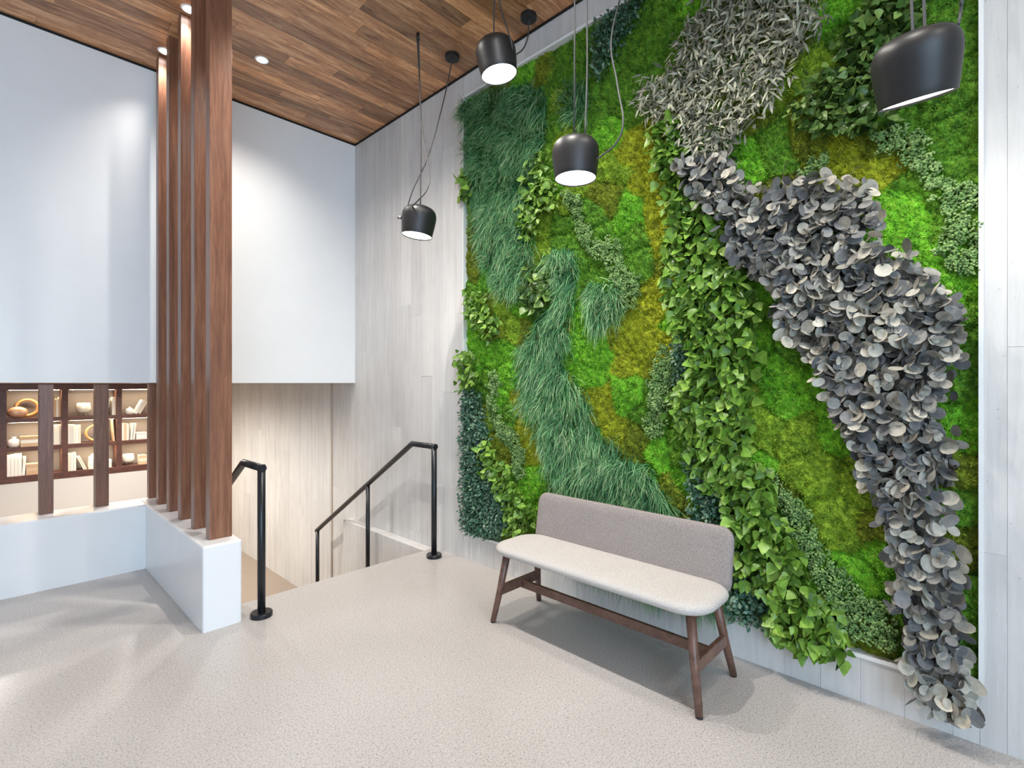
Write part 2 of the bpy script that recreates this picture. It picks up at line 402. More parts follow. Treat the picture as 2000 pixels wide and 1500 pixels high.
# ------------------------------------------------------------------ bench
bn = empty('bench', (2.25, 1.51, 0)); tag(bn, 'upholstered grey bench with low back and walnut legs before the planted wall', 'bench')
def rrect(hx, hy, r, n=8):
    P = []
    for cx, cy, a0 in ((hx-r, hy-r, 0), (-hx+r, hy-r, 90), (-hx+r, -hy+r, 180), (hx-r, -hy+r, 270)):
        for i in range(n+1): a = math.radians(a0+90*i/n); P.append((cx+r*math.cos(a), cy+r*math.sin(a)))
    return P
def cushion(hx, hy, r, rings):       # rings: (inset, z) from bottom to top
    V, F = [], []; n = None
    for ins, z in rings:
        P = rrect(hx-ins, hy-ins, max(.01, r-ins*.6)); n = len(P); V += [(a, b, z) for a, b in P]
    for i in range(len(rings)-1):
        for j in range(n): F.append((i*n+j, i*n+(j+1) % n, (i+1)*n+(j+1) % n, (i+1)*n+j))
    F.append(tuple(reversed(range(n)))); F.append(tuple((len(rings)-1)*n+j for j in range(n)))
    return V, F
V, F = cushion(.195, .645, .13, [(.05, .408), (.02, .412), (.004, .424), (0, .436), (.003, .447), (.012, .456), (.03, .462), (.07, .466), (.14, .468)])
o = link('seat', pymesh('seat', V, F, True), 'litfabric'); o.location = (2.235, 1.512, 0); at(o, bn)
V, F = cushion(.16, .605, .062, [(.012, -.02), (.003, -.014), (0, -.004), (0, .006), (.004, .015), (.014, .021), (.05, .023)])
V = [Vector((-z + .010*(y_/.605)**2*0, y_, x_)) for x_, y_, z in V]     # stand it up: local x -> height
rot = Matrix.Rotation(math.radians(9), 4, 'Y'); V = [rot @ v for v in V]
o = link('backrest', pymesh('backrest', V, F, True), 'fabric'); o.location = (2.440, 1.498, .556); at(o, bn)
legs = [((2.072, 2.134), (2.115, 2.06)), ((2.073, .897), (2.118, .955)), ((2.486, .908), (2.375, .955)), ((2.486, 2.137), (2.375, 2.06))]
for (a, b), (c, d) in legs:
    L = tube('leg', [(a, b, .008), (a+(c-a)*.5, b+(d-b)*.5, .2), (c, d, .418)], [.0165, .0195, .0225], 'benchwood', bn, 16)
    t = tube('foot_pad', [(a, b, 0), (a, b, .0085)], .0155, 'black', None, 14); t.parent = L
def lp(i, z):
    (a, b), (c, d) = legs[i]; f = z/.418; return a+(c-a)*f, b+(d-b)*f
for i, j in ((0, 3), (1, 2)):
    (a, b), (c, d) = lp(i, .19), lp(j, .19)
    box('side_stretcher', (a, (b+d)/2-.011, .162), (c, (b+d)/2+.011, .218), 'benchwood', bn, .003)
    (a, b), (c, d) = lp(i, .4), lp(j, .4)
    box('seat_rail', (a, (b+d)/2-.011, .375), (c, (b+d)/2+.011, .412), 'benchwood', bn, .003)
box('long_stretcher', (2.268, .93, .158), (2.29, 2.1, .206), 'benchwood', bn, .003)

# ------------------------------------------------------------------ pendants
PX = 2.132; Rv = Vector((FY, -FX, 0))
prof = [(.1065, 0), (.1075, .002), (.111, .03), (.116, .07), (.1205, .11), (.1215, .135), (.119, .157), (.111, .177), (.097, .192), (.077, .202), (.052, .2075), (.025, .2095), (.0005, .21)]
inner = [(.1065, 0), (.1045, .0), (.105, .012)]
shade_me = pymesh('shade', *lathedata(list(reversed(inner))+prof[1:], 40), True); shade_me.materials.append(M['shade'])
diff_me = pymesh('diffuser', *lathedata([(.0005, .008), (.1047, .008)], 40)); diff_me.materials.append(M['diffuser'])
def pendant(label, y, zc, axis, cords, hook=None, canopy=None, clip=None):
    r = empty('pendant_lamp', (PX, y, CEIL)); tag(r, label, 'pendant lamp', 'black pendant lamps')
    q = Vector(axis).normalized().to_track_quat('-Z', 'Y')          # axis = direction the lamp shines
    c = Vector((PX, y, zc)); base = c - q @ Vector((0, 0, .105))
    mw = Matrix.Translation(base) @ q.to_matrix().to_4x4()
    for nm, me in (('shade', shade_me), ('diffuser', diff_me)):
        o = bpy.data.objects.new(nm, me); COL.objects.link(o); o.parent = r; o.matrix_parent_inverse = Matrix.Translation((-PX, -y, -CEIL)); o.matrix_basis = mw
    l = lamp('pendant_beam', base + Vector(axis).normalized()*.012, PEND_W, 150, .8, .095, (1, .95, .88), axis); at(l, r)
    def T(p): return mw @ Vector(p)
    for pts in cords:
        P = [T(p[1:]) if p[0] == 'L' else Vector(p[1:]) for p in pts]
        tube('cord', spline(P, 10) if len(P) > 2 else P, .0045, 'cord', r, 8)
    if hook: tube('ceiling_hook', [(hook[0], hook[1], CEIL-.05), (hook[0], hook[1], CEIL)], .011, 'black', r, 14)
    if canopy:
        o = link('canopy', pymesh('canopy', *lathedata([(.0005, -.03), (.052, -.03), (.055, -.027), (.055, 0)], 32), False), 'black'); o.location = (canopy[0], canopy[1], CEIL); at(o, r)
    if clip:
        p = c - Rv*.118 + Vector((0, 0, .028)); tube('cord_clip', [p, p-Rv*.03], .013, 'steelclip', r, 12)
def W(*p): return ('W',)+p
def Lc(*p): return ('L',)+p
RvX = Vector((FY, -FX, 0))                # camera right, for the sideways roll of the hanging lamps
def roll(deg): a = math.radians(deg); return tuple(Rv*math.sin(a) + Vector((0, 0, -math.cos(a))))
hz = CEIL-.045
def wpt(px, py, back=0.0, y=None):       # point seen at a photo pixel, on the row of pendants X = PX (+ back)
    yy, zz = onX(px, py, PX+back); return W(PX+back, yy, zz)
pendant('small far black pendant lamp hanging low before the bare concrete wall', 2.955, 2.553, roll(-7),
        [[W(PX-.006, 2.963, hz), wpt(822, 230), Lc(0, 0, .21)],
         [W(2.454, 2.973, CEIL-.028), wpt(868, 190, .2), wpt(838, 300, .06), wpt(806, 372, -.02), wpt(794, 412, -.03)],
         [W(PX+.006, 2.963, hz), wpt(823, 240), wpt(838, 330, -.05), wpt(835, 368, -.1), wpt(815, 393, -.125), wpt(794, 413, -.05)]],
        (PX, 2.963), (2.454, 2.973), (.0, .121, .12))
pendant('black pendant lamp hung highest, against the plank ceiling', 2.167, 3.362, roll(-9) if False else roll(9),
        [[W(PX+.0, 2.18, hz), wpt(965, 20), Lc(0, 0, .21)], [W(PX+.01, 2.18, hz), wpt(978, 15), wpt(997, 76, -.02), wpt(1001, 96, 0)],
         [W(2.544, 2.278, CEIL-.028), wpt(1031, 72, .3), wpt(1022, 95, .2), wpt(1009, 106, .06)]],
        (PX, 2.18), (2.544, 2.278))
pendant('black pendant lamp with glowing disc hanging above the grey bench', 1.581, 2.573, roll(0),
        [[W(PX, 1.585, hz), Lc(-.01, 0, .205)], [W(PX, 1.52, hz), wpt(1147, 100), wpt(1143, 262)],
         [W(2.5, 1.42, CEIL-.028), wpt(1196, 60, .1), wpt(1205, 160, .05), wpt(1217, 235), wpt(1203, 280), wpt(1166, 311)]],
        (PX, 1.55), (2.5, 1.42))
pendant('large near black pendant lamp tilted toward the planted wall', .19, 2.45, (math.sin(math.radians(19)), .0, -math.cos(math.radians(19))),
        [[W(PX-.02, .24, hz), wpt(1781, 20, -.03), wpt(1781, 60, -.03)], [W(PX, .2, hz), wpt(1805, 20), wpt(1805, 62, .0)],
         [W(2.5, .12, CEIL-.028), wpt(1876, -60, .05), wpt(1877, 10, .05), wpt(1872, 48, .03)]],
        (PX, .22), (2.5, .12))
pendant('black pendant lamp hung high between the bench lamp and the near lamp', .88, 3.36, roll(0),
        [[W(PX, .88, hz), Lc(0, 0, .21)]], (PX, .88), (2.5, .98))

# ------------------------------------------------------------------ planted wall
def inpoly(px, py, poly):
    c = np.zeros(len(px), bool); P = np.asarray(poly, float); Q = np.roll(P, 1, 0)
    for (x1, y1), (x2, y2) in zip(P, Q):
        if y1 == y2: continue
        k = ((y1 > py) != (y2 > py)) & (px < (x2-x1)*(py-y1)/(y2-y1)+x1); c ^= k
    return c
def polybox(poly, X=2.65):
    Y = [onX(x, y_, X) for x, y_ in poly]; a = [q[0] for q in Y]; b = [q[1] for q in Y]; return min(a), max(a), min(b), max(b)
def scatter(poly, per_m2, jit=5, X=2.65, ylim=(RY0+.01, RY1+.03), zlim=(-1, RZ1-.02)):
    y0, y1, z0, z1 = polybox(poly, X); n = int((y1-y0)*(z1-z0)*per_m2)
    Y = rng.uniform(y0, y1, n); Z = rng.uniform(z0, z1, n); px, py = project(X, Y, Z)
    k = inpoly(px+rng.normal(0, jit, n), py+rng.normal(0, jit, n), poly) & (Y > ylim[0]) & (Y < ylim[1]) & (Z < zlim[1]); return Y[k], Z[k]
def vnoise(Y, Z, s, seed):
    g = np.random.default_rng(seed).random((64, 64)); a = Y*s+50; b = Z*s+50
    i = np.floor(a).astype(int); j = np.floor(b).astype(int); u = a-i; v = b-j; u = u*u*(3-2*u); v = v*v*(3-2*v)
    G = lambda p, q: g[p % 64, q % 64]
    return (G(i, j)*(1-u)+G(i+1, j)*u)*(1-v)+(G(i, j+1)*(1-u)+G(i+1, j+1)*u)*v

POLY = {}
POLY['euc'] = [(1335,315),(1419,304),(1453,361),(1468,376),(1574,353),(1662,353),(1700,365),(1725,420),(1707,440),(1715,480),(1780,496),(1810,537),(1850,560),(1863,583),(1878,678),(1863,724),(1821,784),(1810,803),(1860,838),(1852,879),(1850,963),(1848,1032),(1856,1080),(1878,1124),(1872,1180),(1880,1252),(1892,1304),(1908,1335),(1900,1372),(1852,1385),(1805,1340),(1785,1300),(1770,1244),(1776,1204),(1740,1156),(1748,1112),(1740,1020),(1712,952),(1692,917),(1673,860),(1654,822),(1631,765),(1612,735),(1590,697),(1582,663),(1525,640),(1521,600),(1525,564),(1502,541),(1453,526),(1438,496),(1434,437),(1392,410),(1358,380)]
POLY['ivy'] = [(1278,243),(1331,228),(1345,300),(1350,350),(1365,390),(1425,415),(1436,494),(1453,537),(1472,564),(1479,697),(1464,746),(1464,811),(1468,887),(1502,921),(1512,975),(1532,1020),(1564,1100),(1600,1160),(1640,1204),(1656,1270),(1612,1280),(1572,1262),(1532,1258),(1512,1220),(1500,1176),(1452,1124),(1432,1060),(1424,980),(1395,950),(1355,898),(1318,803),(1318,754),(1358,715),(1350,678),(1318,632),(1303,556),(1299,488),(1303,456),(1308,380),(1276,300)]
POLY['willow'] = [(1248,167),(1305,148),(1339,65),(1388,0),(1420,-160),(1640,-160),(1608,0),(1616,34),(1588,68),(1560,110),(1521,171),(1487,213),(1468,243),(1419,293),(1392,308),(1346,289),(1324,243),(1278,228),(1250,232)]
POLY['ivyTR'] = [(1707,0),(1740,-150),(1880,-150),(1800,30),(1790,120),(1740,236),(1684,258),(1582,260),(1542,224),(1545,200),(1582,152),(1624,125),(1658,57)]
POLY['ivy_a'] = [(1030,327),(1052,299),(1076,296),(1079,361),(1092,407),(1060,415),(1055,431),(1039,465),(1015,462),(1017,407)]
POLY['ivy_c'] = [(908,562),(947,574),(951,611),(977,615),(973,648),(958,667),(921,626)]
POLY['ivy_d'] = [(1022,520),(1060,520),(1078,547),(1080,585),(1059,607),(1029,603)]
POLY['ivy_f'] = [(896,689),(929,686),(936,749),(896,764)]
POLY['ivy_g'] = [(936,865),(966,865),(973,894),(999,913),(1007,950),(1042,991),(1034,1036),(996,1040),(988,977),(962,936),(936,898)]
POLY['ivy_b'] = [(900,340),(922,345),(920,380),(898,384)]
POLY['fern_ul'] = [(893,180),(926,177),(987,165),(1064,172),(1064,201),(1058,272),(1033,327),(1027,376),(1015,453),(1033,483),(1030,540),(1015,575),(985,570),(960,545),(940,500),(935,453),(926,391),(911,315),(903,238)]
POLY['fern_small'] = [(1095,161),(1144,155),(1147,235),(1101,232)]
POLY['fern_mid'] = [(1070,486),(1113,483),(1119,554),(1111,575),(1100,615),(1100,663),(1089,704),(1115,749),(1141,782),(1145,831),(1186,861),(1216,894),(1261,909),(1275,943),(1302,988),(1345,1040),(1420,1090),(1425,1170),(1400,1190),(1290,1165),(1200,1130),(1120,1100),(1074,958),(1067,913),(1044,838),(1037,809),(1018,779),(1022,719),(1014,678),(1040,652),(1044,622),(1082,596),(1090,559)]
POLY['fern_clump'] = [(1137,570),(1164,547),(1201,562),(1208,622),(1164,637),(1137,615)]
POLY['box_l'] = [(900,760),(932,764),(951,857),(938,898),(962,936),(988,977),(996,1040),(955,1056),(902,1036)]
POLY['box_m'] = [(1316,640),(1350,680),(1358,712),(1325,755),(1314,740)]
POLY['box_r'] = [(1335,879),(1361,898),(1400,955),(1424,1000),(1435,1065),(1455,1128),(1505,1185),(1520,1225),(1480,1228),(1425,1208),(1380,1120),(1350,1000)]
POLY['box_t'] = [(1160,53),(1200,13),(1230,-60),(1290,-60),(1243,20),(1233,50),(1200,93),(1173,150),(1153,150)]
POLY['rm_1'] = [(1692,266),(1772,236),(1806,262),(1817,304),(1867,353),(1909,361),(1910,545),(1848,518),(1829,488),(1840,456),(1844,410),(1810,372),(1787,330),(1734,289),(1703,300)]
POLY['rm_2'] = [(1555,334),(1605,289),(1616,304),(1582,342)]
POLY['rm_3'] = [(1476,900),(1520,948),(1548,980),(1588,1016),(1588,1060),(1616,1092),(1656,1136),(1692,1176),(1732,1188),(1748,1232),(1752,1272),(1680,1264),(1645,1240),(1636,1196),(1600,1160),(1564,1100),(1532,1020),(1512,975)]
POLY['rm_4'] = [(1289,674),(1318,674),(1316,740),(1300,800),(1286,830),(1289,860),(1251,845),(1263,811),(1263,735)]
POLY['rm_5'] = [(1095,376),(1125,376),(1134,422),(1156,468),(1205,468),(1223,530),(1249,540),(1234,596),(1208,615),(1201,562),(1187,554),(1180,514),(1141,486)]
POLY['rm_6'] = [(951,726),(966,726),(968,820),(1007,857),(1018,898),(1018,935),(1003,939),(992,876),(962,850),(947,782)]
MP = [('yellow', [(1210,262),(1240,235),(1285,230),(1302,330),(1306,640),(1298,690),(1270,745),(1235,800),(1205,760),(1198,660),(1212,620),(1250,555),(1262,500),(1240,400)]),
      ('bright', [(1215,380),(1250,385),(1275,440),(1262,520),(1225,520)]),
      ('yellow', [(1593,350),(1624,304),(1703,296),(1716,330),(1727,412),(1787,430),(1790,475),(1829,505),(1829,560),(1770,500),(1700,440),(1690,365)]),
      ('bright', [(1715,304),(1753,289),(1787,327),(1775,365),(1812,400),(1844,437),(1835,465),(1787,456),(1727,410)]),
      ('yellow', [(975,640),(1012,690),(1005,740),(1040,850),(1062,915),(1040,925),(1010,850),(985,780),(1000,700)]),
      ('lime', [(965,555),(990,570),(1010,660),(985,680),(975,620)]),
      ('bright', [(965,690),(1000,720),(995,800),(968,810),(960,740)]),
      ('bright', [(1010,900),(1050,930),(1070,975),(1040,985),(1010,945)]),
      ('yellow', [(1140,740),(1190,770),(1215,840),(1250,880),(1215,900),(1150,830)]),
      ('bright', [(1105,600),(1140,580),(1200,640),(1230,720),(1260,790),(1230,830),(1180,790),(1130,740),(1100,700)]),
      ('lime', [(1100,540),(1140,540),(1135,640),(1105,680)]),
      ('bright', [(1470,620),(1520,650),(1560,730),(1620,800),(1640,870),(1580,900),(1480,800)]),
      ('olive', [(1560,660),(1600,700),(1650,830),(1620,840),(1580,750)]),
      ('lime', [(1480,820),(1540,830),(1600,930),(1700,960),(1730,1050),(1680,1100),(1600,1040),(1520,930)]),
      ('bright', [(1640,1080),(1700,1090),(1740,1150),(1735,1185),(1690,1170)]),
      ('mid', [(1480,560),(1540,580),(1560,640),(1500,660)]),
      ('mid', [(1080,60),(1300,0),(1380,0),(1290,170),(1240,230),(1150,260),(1070,160)]),
      ('mid', [(1780,0),(1912,0),(1912,330),(1830,300),(1790,200)]),
      ('mid', [(1080,400),(1200,420),(1260,520),(1160,540),(1080,480)]),
      ('bright', [(1865,560),(1912,545),(1912,760),(1880,740)])]
fern_ids = [k for k in POLY if k.startswith('fern')]

# --- moss mounds: one heightfield cut into mounds
moss = empty('moss_wall', (WX+.09, 1.57, RZ0)); tag(moss, 'bed of mixed green and yellow preserved moss filling the wall recess', 'moss wall')
at(box('backing_board', (WX+.08, RY0+.002, RZ0+.002), (WX+.0895, RY1-.002, RZ1-.002), 'backing'), moss)
sites = []
while len(sites) < 285:
    p = (rng.uniform(RY0, RY1), rng.uniform(RZ0, RZ1)); dmin = .135
    if len(sites) > 190: dmin = .1
    if all((p[0]-q[0])**2+(p[1]-q[1])**2 > dmin**2 for q in sites[-400:]) or rng.random() < .004: sites.append(p)
S = np.array(sites); NS = len(S)
spx, spy = project(2.67, S[:, 0], S[:, 1])
cls = rng.choice(['bright', 'lime', 'mid', 'olive', 'mid', 'olive', 'bright'], NS).astype(object)
for name, poly in MP: cls[inpoly(spx, spy, poly)] = name
st_ = .0092; ny = int((RY1-RY0)/st_); nz = int((RZ1-RZ0)/st_)
gy = np.linspace(RY0, RY1, ny); gz = np.linspace(RZ0, RZ1, nz); GY, GZ = np.meshgrid(gy, gz, indexing='ij'); fy = GY.ravel(); fz = GZ.ravel()
wy = fy + (vnoise(fy, fz, 9, 1)-.5)*.07; wz = fz + (vnoise(fy, fz, 9, 2)-.5)*.07
own = np.zeros(len(fy), int); d1 = np.full(len(fy), 9.); d2 = np.full(len(fy), 9.)
for i in range(NS):
    d = np.hypot(wy-S[i, 0], wz-S[i, 1]); a = d < d1; d2 = np.where(a, d1, np.minimum(d2, d)); own[a] = i; d1 = np.where(a, d, d1)
dome = np.clip((d2-d1)/.075, 0, 1); hh = np.random.default_rng(4).uniform(.02, .045, NS)
hh[np.array([c == 'yellow' for c in cls])] *= .35
H = .024 + hh[own]*np.sqrt(1-(1-dome)**2) + .016*(vnoise(fy, fz, 26, 3)-.5) + .018*(vnoise(fy, fz, 60, 5)-.5) + rng.normal(0, .0022, len(fy))
PXs = WX+.085 - H
VG = np.stack([PXs, fy, fz], 1)
def hsurf(Y, Z):
    i = np.clip(((Y-RY0)/(RY1-RY0)*(ny-1)).round().astype(int), 0, ny-1); j = np.clip(((Z-RZ0)/(RZ1-RZ0)*(nz-1)).round().astype(int), 0, nz-1)
    return i*nz+j
ii, jj = np.meshgrid(np.arange(ny-1), np.arange(nz-1), indexing='ij'); q0 = (ii*nz+jj).ravel()
T1 = np.stack([q0, q0+1, q0+nz+1], 1); T2 = np.stack([q0, q0+nz+1, q0+nz], 1); TT = np.concatenate([T1, T2]); town = np.concatenate([own[q0], own[q0]])
grnd = np.clip(.15+.75*(vnoise(fy, fz, 45, 8)) + rng.normal(0, .14, len(fy)), 0, 1)
nsp = 340000; SY = rng.uniform(RY0+.004, RY1-.004, nsp); SZ = rng.uniform(RZ0+.004, RZ1-.004, nsp); si = hsurf(SY, SZ)
sd = np.stack([-rng.uniform(.35, 1, nsp), rng.normal(0, .6, nsp), rng.normal(.05, .6, nsp)], 1); sd /= np.linalg.norm(sd, axis=1)[:, None]
side = np.cross(sd, rng.normal(0, 1, (nsp, 3))); side /= np.linalg.norm(side, axis=1)[:, None]
sL = rng.uniform(.009, .024, nsp)[:, None]; base = np.stack([PXs[si]+.003, SY, SZ], 1)
SV = np.stack([base-side*.0034, base+side*.0034, base+sd*sL], 1); srnd = np.clip(.28+.6*grnd[si]+rng.normal(.1, .24, nsp), 0, 1); sown = own[hsurf(SY+rng.normal(0, .014, nsp), SZ+rng.normal(0, .014, nsp))]
for i in range(NS):
    f = TT[town == i]
    if len(f) == 0: continue
    u, inv = np.unique(f, return_inverse=True); k = sown == i; n_ = int(k.sum())
    V = np.concatenate([VG[u], SV[k].reshape(-1, 3)]); F = np.concatenate([inv.reshape(-1, 3), (np.arange(n_*3).reshape(-1, 3)+len(u))])
    me = npmesh('moss_mound', V, F, np.concatenate([grnd[u]*.65, np.repeat(srnd[k], 3)-np.tile([.18, .18, 0], n_)]))  # ground and sprig roots darkened: shade in the gaps put into the colour
    at(link('moss_mound', me, 'moss_'+cls[i]), moss)

# --- leaf templates: (verts (u along, v across, h up), tris)
def fan(outline, cup, mid):
    V = [(mid, 0, -cup)] + [(u, v, 0) for u, v in outline]; n = len(outline)
    return np.array(V, float), np.array([(0, 1+i, 1+(i+1) % n) for i in range(n)])
oval = [(.0, 0)] + [(.5-.5*math.cos(math.radians(a)), .42*math.sin(math.radians(a))) for a in (40, 75, 110, 145)] + [(1, 0)] + [(.5-.5*math.cos(math.radians(a)), -.42*math.sin(math.radians(a))) for a in (145, 110, 75, 40)]
T_EUC = fan(oval, .09, .5)
iv = [(0, 0), (.08, .3), (.3, .42), (.48, .3), (.72, .2), (1, 0), (.72, -.2), (.48, -.3), (.3, -.42), (.08, -.3)]
T_IVY = fan(iv, .1, .42)
wl = [(0, 0, 0), (.3, .085, .03), (.3, -.085, .03), (.65, .08, -.03), (.65, -.08, -.03), (1, 0, -.14)]
T_WIL = (np.array(wl, float), np.array([(0, 1, 2), (1, 3, 4), (1, 4, 2), (3, 5, 4)]))
sm = [(0, 0, 0), (.5, .3, .08), (1, 0, 0), (.5, -.3, .08), (.5, 0, -.02)]
T_SML = (np.array(sm, float), np.array([(0, 1, 4), (1, 2, 4), (2, 3, 4), (3, 0, 4)]))
def frames(n, down, out, spread, twist):
    a = np.stack([-np.abs(rng.normal(out, spread*.6, n)), rng.normal(0, spread, n), rng.normal(-down, spread, n)], 1); a /= np.linalg.norm(a, axis=1)[:, None]
    ref = np.stack([-np.ones(n), rng.normal(0, twist, n), rng.normal(.35, twist, n)], 1)
    nn = ref - a*np.sum(ref*a, 1)[:, None]; nn /= np.linalg.norm(nn, axis=1)[:, None]
    return a, np.cross(nn, a), nn
def leafset(P, T, L, wid, fr):
    a, wv, nn = fr; V, F = T; n = len(P)
    X = P[:, None, :] + L[:, None, None]*(V[None, :, 0:1]*a[:, None, :] + V[None, :, 1:2]*wid*wv[:, None, :] + V[None, :, 2:3]*nn[:, None, :])
    return X.reshape(-1, 3), (F[None]+np.arange(n)[:, None, None]*len(V)).reshape(-1, 3)
VAR = {}
def variants(key, T, wid, m, K=10):
    if key not in VAR:
        VAR[key] = []
        for k in range(K):
            V = T[0].copy(); V[:, 1] *= wid*(1+.12*math.sin(k*2.1)); V[:, 2] *= (.4+.3*k % 1.7)
            me = npmesh('leaf', V, T[1], np.full(len(V), (k+.5)/K)); me.materials.append(M[m]); VAR[key].append(me)
    return VAR[key]
def drift(name, label, cat, polys, per_m2, T, L, wid, m, out=(.0, .1), fr=(.6, .5, .5, .4), single=300, partname='leaf', group=None, jit=5, bias=0.0, stem=False):
    Y, Z = [], []
    for p in polys:
        a, b = scatter(POLY[p], per_m2, jit); Y.append(a); Z.append(b)
    Y = np.concatenate(Y); Z = np.concatenate(Z); n = len(Y)
    x0 = PXs[hsurf(Y, Z)]; dep = rng.uniform(out[0], out[1], n)
    P = np.stack([np.minimum(x0, 2.70)-dep, Y, Z], 1); f = frames(n, *fr); LL = rng.uniform(L[0], L[1], n)
    rnd = np.clip(rng.beta(1.6, 1.6, n)*.8+.2*vnoise(Y, Z, 8, 9)+bias, 0, 1)
    root = empty(name, (WX, float(Y.mean()), float(Z.min()))); tag(root, label, cat, group)
    order = np.arange(n)
    if single:
        C = np.array([0, 0, CZ]); v = P-C; dist = np.linalg.norm(v, axis=1); face = np.abs(np.sum(v*f[2], 1))/dist
        px, py = project(P[:, 0], Y, Z); score = (LL/dist)**2*face*(.3+(dep-out[0])/(out[1]-out[0]+1e-6))*((px > 0) & (px < 2000) & (py > 0) & (py < 1500))
        order = np.argsort(-score); meshes = variants(m+cat, T, wid, m); off = Matrix.Translation(-root.location)
        for i in order[:single]:
            o = bpy.data.objects.new(partname, meshes[min(9, int(rnd[i]*10))]); COL.objects.link(o); o.parent = root; o.matrix_parent_inverse = off
            a, b, c = f[0][i], f[1][i], f[2][i]; s = LL[i]
            o.matrix_basis = Matrix(((a[0]*s, b[0]*s, c[0]*s, P[i, 0]), (a[1]*s, b[1]*s, c[1]*s, P[i, 1]), (a[2]*s, b[2]*s, c[2]*s, P[i, 2]), (0, 0, 0, 1)))
        order = order[single:]
    if len(order):
        V, F = leafset(P[order], T, LL[order], wid, tuple(q[order] for q in f))
        o = link('foliage', npmesh('foliage', V, F, np.repeat(rnd[order], len(T[0]))), m); at(o, root); tag(o, kind='stuff')
    if stem:
        k = rng.choice(n, min(n, 140), replace=False); parts = []
        for i in k:
            p = Vector(P[i]); q = Vector((WX+.04, Y[i]+rng.normal(0, .03), Z[i]+.07+abs(rng.normal(0, .03)))); mid = (p+q)/2 + Vector((-.015, 0, .01))
            parts.append(tubedata([q, mid, p], .0016, 4, False))
        V, F = joinparts(parts); o = link('stems', pymesh('stems', V, F), plain((.09, .07, .05))); at(o, root); tag(o, kind='stuff')
    return root
G = 'foliage drifts on the planted wall'
drift('eucalyptus_drift', 'long cascade of grey silver dollar eucalyptus down the right of the moss', 'eucalyptus', ['euc'], 4300, T_EUC, (.036, .076), .95, 'euc', (.02, .15), (.6, .5, .6, .85), 300, group=G, jit=7, stem=True)
drift('ivy_drift', 'tall cascade of pointed green ivy leaves to the right of the bench', 'ivy', ['ivy'], 3600, T_IVY, (.038, .078), 1.0, 'ivy', (.01, .11), (.7, .5, .55, .75), 300, group=G, jit=6)
drift('willow_drift', 'silvery narrow leaved willow mass at the top of the moss wall', 'willow', ['willow'], 6500, T_WIL, (.045, .08), 1.0, 'willow', (.01, .11), (.55, .6, .55, .6), 300, group=G, jit=6)
drift('ivy_drift', 'dark glossy ivy patch behind the large near pendant lamp', 'ivy', ['ivyTR'], 4600, T_IVY, (.03, .056), 1.05, 'ivydark', (.01, .1), (.5, .5, .6, .8), 220, group=G, jit=6, bias=.1)
drift('ivy_drift', 'pale ivy sprigs climbing between the upper ferns left of the bench lamp', 'ivy', ['ivy_a'], 2600, T_IVY, (.034, .066), 1.0, 'ivy', (.02, .09), (.6, .5, .5, .5), 60, group=G, jit=4)
drift('ivy_drift', 'small ivy clump on the left edge of the moss, upper of two', 'ivy', ['ivy_c'], 2600, T_IVY, (.034, .066), 1.0, 'ivy', (.02, .09), (.6, .5, .5, .5), 50, group=G, jit=3)
drift('ivy_drift', 'ivy clump wedged between the two fern drifts', 'ivy', ['ivy_d'], 1500, T_IVY, (.05, .085), 1.0, 'ivydark', (.02, .08), (.6, .5, .5, .5), 50, group=G, jit=3, bias=.2)
drift('ivy_drift', 'ivy clump on the left edge just above the dark boxwood', 'ivy', ['ivy_f'], 2700, T_IVY, (.034, .066), 1.0, 'ivy', (.02, .09), (.6, .5, .5, .5), 50, group=G, jit=3)
drift('ivy_drift', 'ivy trail running down beside the dark boxwood to the bench', 'ivy', ['ivy_g'], 2700, T_IVY, (.034, .066), 1.0, 'ivy', (.02, .1), (.6, .5, .5, .5), 90, group=G, jit=3)
drift('ivy_drift', 'lone yellow green ivy sprig poking past the upper left frame', 'ivy', ['ivy_b'], 1500, T_IVY, (.06, .1), 1.0, 'ivy', (.04, .09), (.5, .5, .4, .3), 12, group=G, jit=2, bias=.2)
for key, lab in (('box_l', 'dark teal small leaved boxwood mass at lower left of the moss'), ('box_r', 'dark small leaved boxwood behind the right end of the bench'),
                 ('box_m', 'small dark boxwood patch tucked left of the tall ivy'), ('box_t', 'dark small leaved patch at the top edge above the bench lamp')):
    drift('boxwood_drift', lab, 'boxwood', [key], 15000, T_SML, (.02, .036), 1.0, 'box', (.0, .075), (.2, .7, .6, .6), 0, group=G, jit=4)

